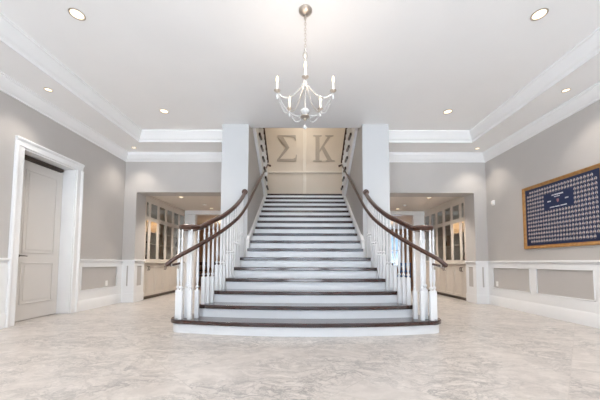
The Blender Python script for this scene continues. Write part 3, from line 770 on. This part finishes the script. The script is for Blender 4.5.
# ------------------------------------------------------------------ dining room beyond
m = MB(); Y0 = 14.5
wins = [(3.30, 4.10), (4.35, 5.15)]
xs = [-6.2] + [q for w_ in wins for q in w_] + [6.2]
for i in range(0, len(xs), 2): m.box((xs[i], Y0, 0), (xs[i+1], Y0+.2, AZ+.1))
for a, b in wins: m.box((a, Y0, 0), (b, Y0+.2, .8)); m.box((a, Y0, 2.45), (b, Y0+.2, AZ+.1))
struct(m.build('wall_dining_back', M['tan'], smooth=0), 'tan far wall of the dining room with windows')
m = MB()
for s in (-1, 1): m.box((s*6.2, AY1+.1, 0), (s*6.4, Y0+.2, AZ+.1)); m.box((s*W, AY1+.1, 0), (s*6.2, AY1+.28, AZ+.1))
m.box((-CX1, AY1+.02, 0), (CX1, AY1+.2, AZ))
struct(m.build('wall_dining_side', M['tan'], smooth=0), 'tan side walls of the dining room')
m = MB(); m.box((-6.4, AY1+.18, AZ), (6.4, Y0+.2, AZ+.12)); struct(m.build('ceiling_dining', M['alcove_ceiling'], smooth=0), 'ceiling of the dining room beyond', 'ceiling')
for i, (a, b) in enumerate(wins):
    w_ = empty('window_%d' % (i+1), ((a+b)/2, Y0, .8), 'bright white-framed window on the far dining room wall, %s one' % ('inner', 'outer')[i], 'window', None, 'structure')
    m = MB(); y = Y0+.06
    for A, B, C, D in ((a, a+.06, .8, 2.45), (b-.06, b, .8, 2.45), (a, b, .8, .86), (a, b, 2.39, 2.45), (a, b, 1.60, 1.65), ((a+b)/2-.015, (a+b)/2+.015, .8, 2.45)): m.box((A, y, C), (B, y+.06, D))
    m.box((a-.08, Y0-.04, .76), (b+.08, Y0+.04, .80))
    child(m, 'window_frame', M['white'], w_, bevel=.003)
    m = MB(); m.box((a+.05, y+.027, .85), (b-.05, y+.033, 2.40)); child(m, 'window_pane', M['win'], w_, smooth=0)

def table(x, y, label):
    t = empty('dining_table', (x, y, 0), label, 'table', 'dining tables beyond the alcoves')
    m = MB(); m.box((x-.75, y-.45, .72), (x+.75, y+.45, .76)); child(m, 'table_top', M['table_wood'], t, bevel=.008)
    m = MB(); m.box((x-.66, y-.36, .63), (x+.66, y+.36, .72)); child(m, 'apron', M['table_wood'], t)
    for i in (-1, 1):
        for j in (-1, 1):
            m = MB(); m.lathe([(.02, 0), (.03, .1), (.035, .6), (.04, .72)], (x+i*.64, y+j*.34, 0), 10); child(m, 'leg', M['table_wood'], t)
def chair(x, y, rz, mat, label):
    c = empty('dining_chair', (x, y, 0), label, 'chair', 'dining chairs beyond the alcoves')
    c.rotation_euler.z = rz
    def k(mb, n, mt, **kw): return mb.build(n, mt, c, **kw)
    m = MB(); m.box((-.22, -.22, .43), (.22, .22, .47)); k(m, 'seat', mat, bevel=.01)
    for i in (-1, 1):
        m = MB(); m.tube([(i*.19, -.19, 0), (i*.19, -.19, .43)], .018, 8); k(m, 'leg', mat)
        m = MB(); m.tube([(i*.19, .22, 0), (i*.19, .19, .45), (i*.19, .24, .98)], .018, 8); k(m, 'leg', mat)
    m = MB(); m.box((-.2, .215, .86), (.2, .24, .98)); m.box((-.2, .205, .62), (.2, .225, .68))
    for i in (-.1, 0, .1): m.box((i-.018, .21, .5), (i+.018, .23, .9))
    k(m, 'backrest', mat, bevel=.005)
table(-3.7, 11.9, 'orange-brown wooden dining table beyond the left alcove')
table(3.6, 11.9, 'orange-brown wooden dining table beyond the right alcove')
chair(-4.05, 11.15, PI, M['chair_wood'], 'dark wooden dining chair at the left dining table, back to the alcove, outer one')
chair(-3.35, 11.15, PI, M['chair_wood'], 'dark wooden dining chair at the left dining table, back to the alcove, inner one')
chair(-3.4, 12.7, 0, M['chair_wood'], 'dark wooden dining chair on the far side of the left dining table')
chair(3.3, 11.15, PI, M['chair_wood'], 'dark wooden dining chair at the right dining table, back to the alcove, inner one')
chair(4.0, 11.15, PI, M['vase_blue'], 'blue dining chair at the right dining table, back to the alcove')
chair(3.4, 12.7, 0, M['chair_wood'], 'dark wooden dining chair on the far side of the right dining table')

# ------------------------------------------------------------------ light
def point(x, y, z, e, c, r=.1):
    l = bpy.data.lights.new('lamp', 'POINT'); l.energy = e; l.color = c; l.shadow_soft_size = r
    o = bpy.data.objects.new('lamp', l); col.objects.link(o); o.location = (x, y, z); return o
for k in range(5):
    a = -PI/2+2*PI*k/5; point(CH.x+RA*math.cos(a), CH.y+RA*math.sin(a), 3.05, 1.7, (1, .84, .70), .03)
for x, y in ((-2.68, 1.0), (2.68, 1.0), (-2.68, -1.0), (2.68, -1.0)):        # the tray lights that go on behind the viewer
    l = bpy.data.lights.new('lamp', 'SPOT'); l.energy = 100; l.color = (1, .91, .81); l.spot_size = math.radians(115); l.spot_blend = .8; l.shadow_soft_size = .06
    o = bpy.data.objects.new('lamp', l); col.objects.link(o); o.location = (x, y, ZT-.03)
point(0, 8.0, 5.8, 32, (1, .93, .82), .15)          # lamp of the upper hall
point(-3.5, 12.2, 2.4, 22, (1, .78, .55), .15); point(3.5, 12.2, 2.4, 22, (1, .78, .55), .15)   # dining room lamps
w = bpy.data.worlds.new('sky'); scene.world = w; w.use_nodes = True
bg = w.node_tree.nodes['Background']; bg.inputs['Strength'].default_value = 3.0
# cool sky above, brighter glow added below the horizon to light the ceiling
wt = w.node_tree; tcw = wt.nodes.new('ShaderNodeTexCoord'); sep = wt.nodes.new('ShaderNodeSeparateXYZ'); rp = wt.nodes.new('ShaderNodeValToRGB')
wt.links.new(tcw.outputs['Generated'], sep.inputs['Vector'])
mr = wt.nodes.new('ShaderNodeMapRange'); mr.inputs['From Min'].default_value = -1; mr.inputs['From Max'].default_value = 1
wt.links.new(sep.outputs['Z'], mr.inputs['Value']); wt.links.new(mr.outputs['Result'], rp.inputs['Fac'])
rp.color_ramp.elements[0].position = .485; rp.color_ramp.elements[0].color = (2.0, 2.2, 2.42, 1)
rp.color_ramp.elements[1].position = .515; rp.color_ramp.elements[1].color = (.50, .62, .76, 1)
wt.links.new(rp.outputs['Color'], bg.inputs['Color'])

# ------------------------------------------------------------------ camera
f, p, s_, hh, yaw, roll, cx, sx = 276.26, .0552, 247.3, .9748, -.0038, -.0035, -.0423, 2.0
cam = bpy.data.cameras.new('camera'); co = bpy.data.objects.new('camera', cam); col.objects.link(co); scene.camera = co
def vec(a, b, w_):
    a, b = a*math.cos(roll)+b*math.sin(roll), -a*math.sin(roll)+b*math.cos(roll)
    c, sn = math.cos(p), math.sin(p)
    X, Y, Z = a, c*w_-b*sn, sn*w_+b*c
    return Vector((X*math.cos(yaw)+Y*math.sin(yaw), -X*math.sin(yaw)+Y*math.cos(yaw), Z))
rt, up, fw_ = vec(1, 0, 0), vec(0, 1, 0), vec(0, 0, 1)
mt = Matrix((rt, up, -fw_)).transposed().to_4x4(); mt.translation = Vector((cx, 0, hh)); co.matrix_world = mt
cam.sensor_width = 36; cam.lens = f/600*36
cam.shift_x = -sx/600; cam.shift_y = (s_-200)/600
cam.clip_start = .02; cam.clip_end = 100

vs = scene.view_settings; vs.view_transform = 'Standard'; vs.look = 'None'; vs.gamma = 1; vs.use_curve_mapping = False; vs.exposure = 0.63
scene.cycles.use_denoising = True
scene.cycles.max_bounces = 10; scene.cycles.diffuse_bounces = 6; scene.cycles.transparent_max_bounces = 12
scene.cycles.sample_clamp_indirect = 6; scene.cycles.caustics_reflective = False; scene.cycles.caustics_refractive = False
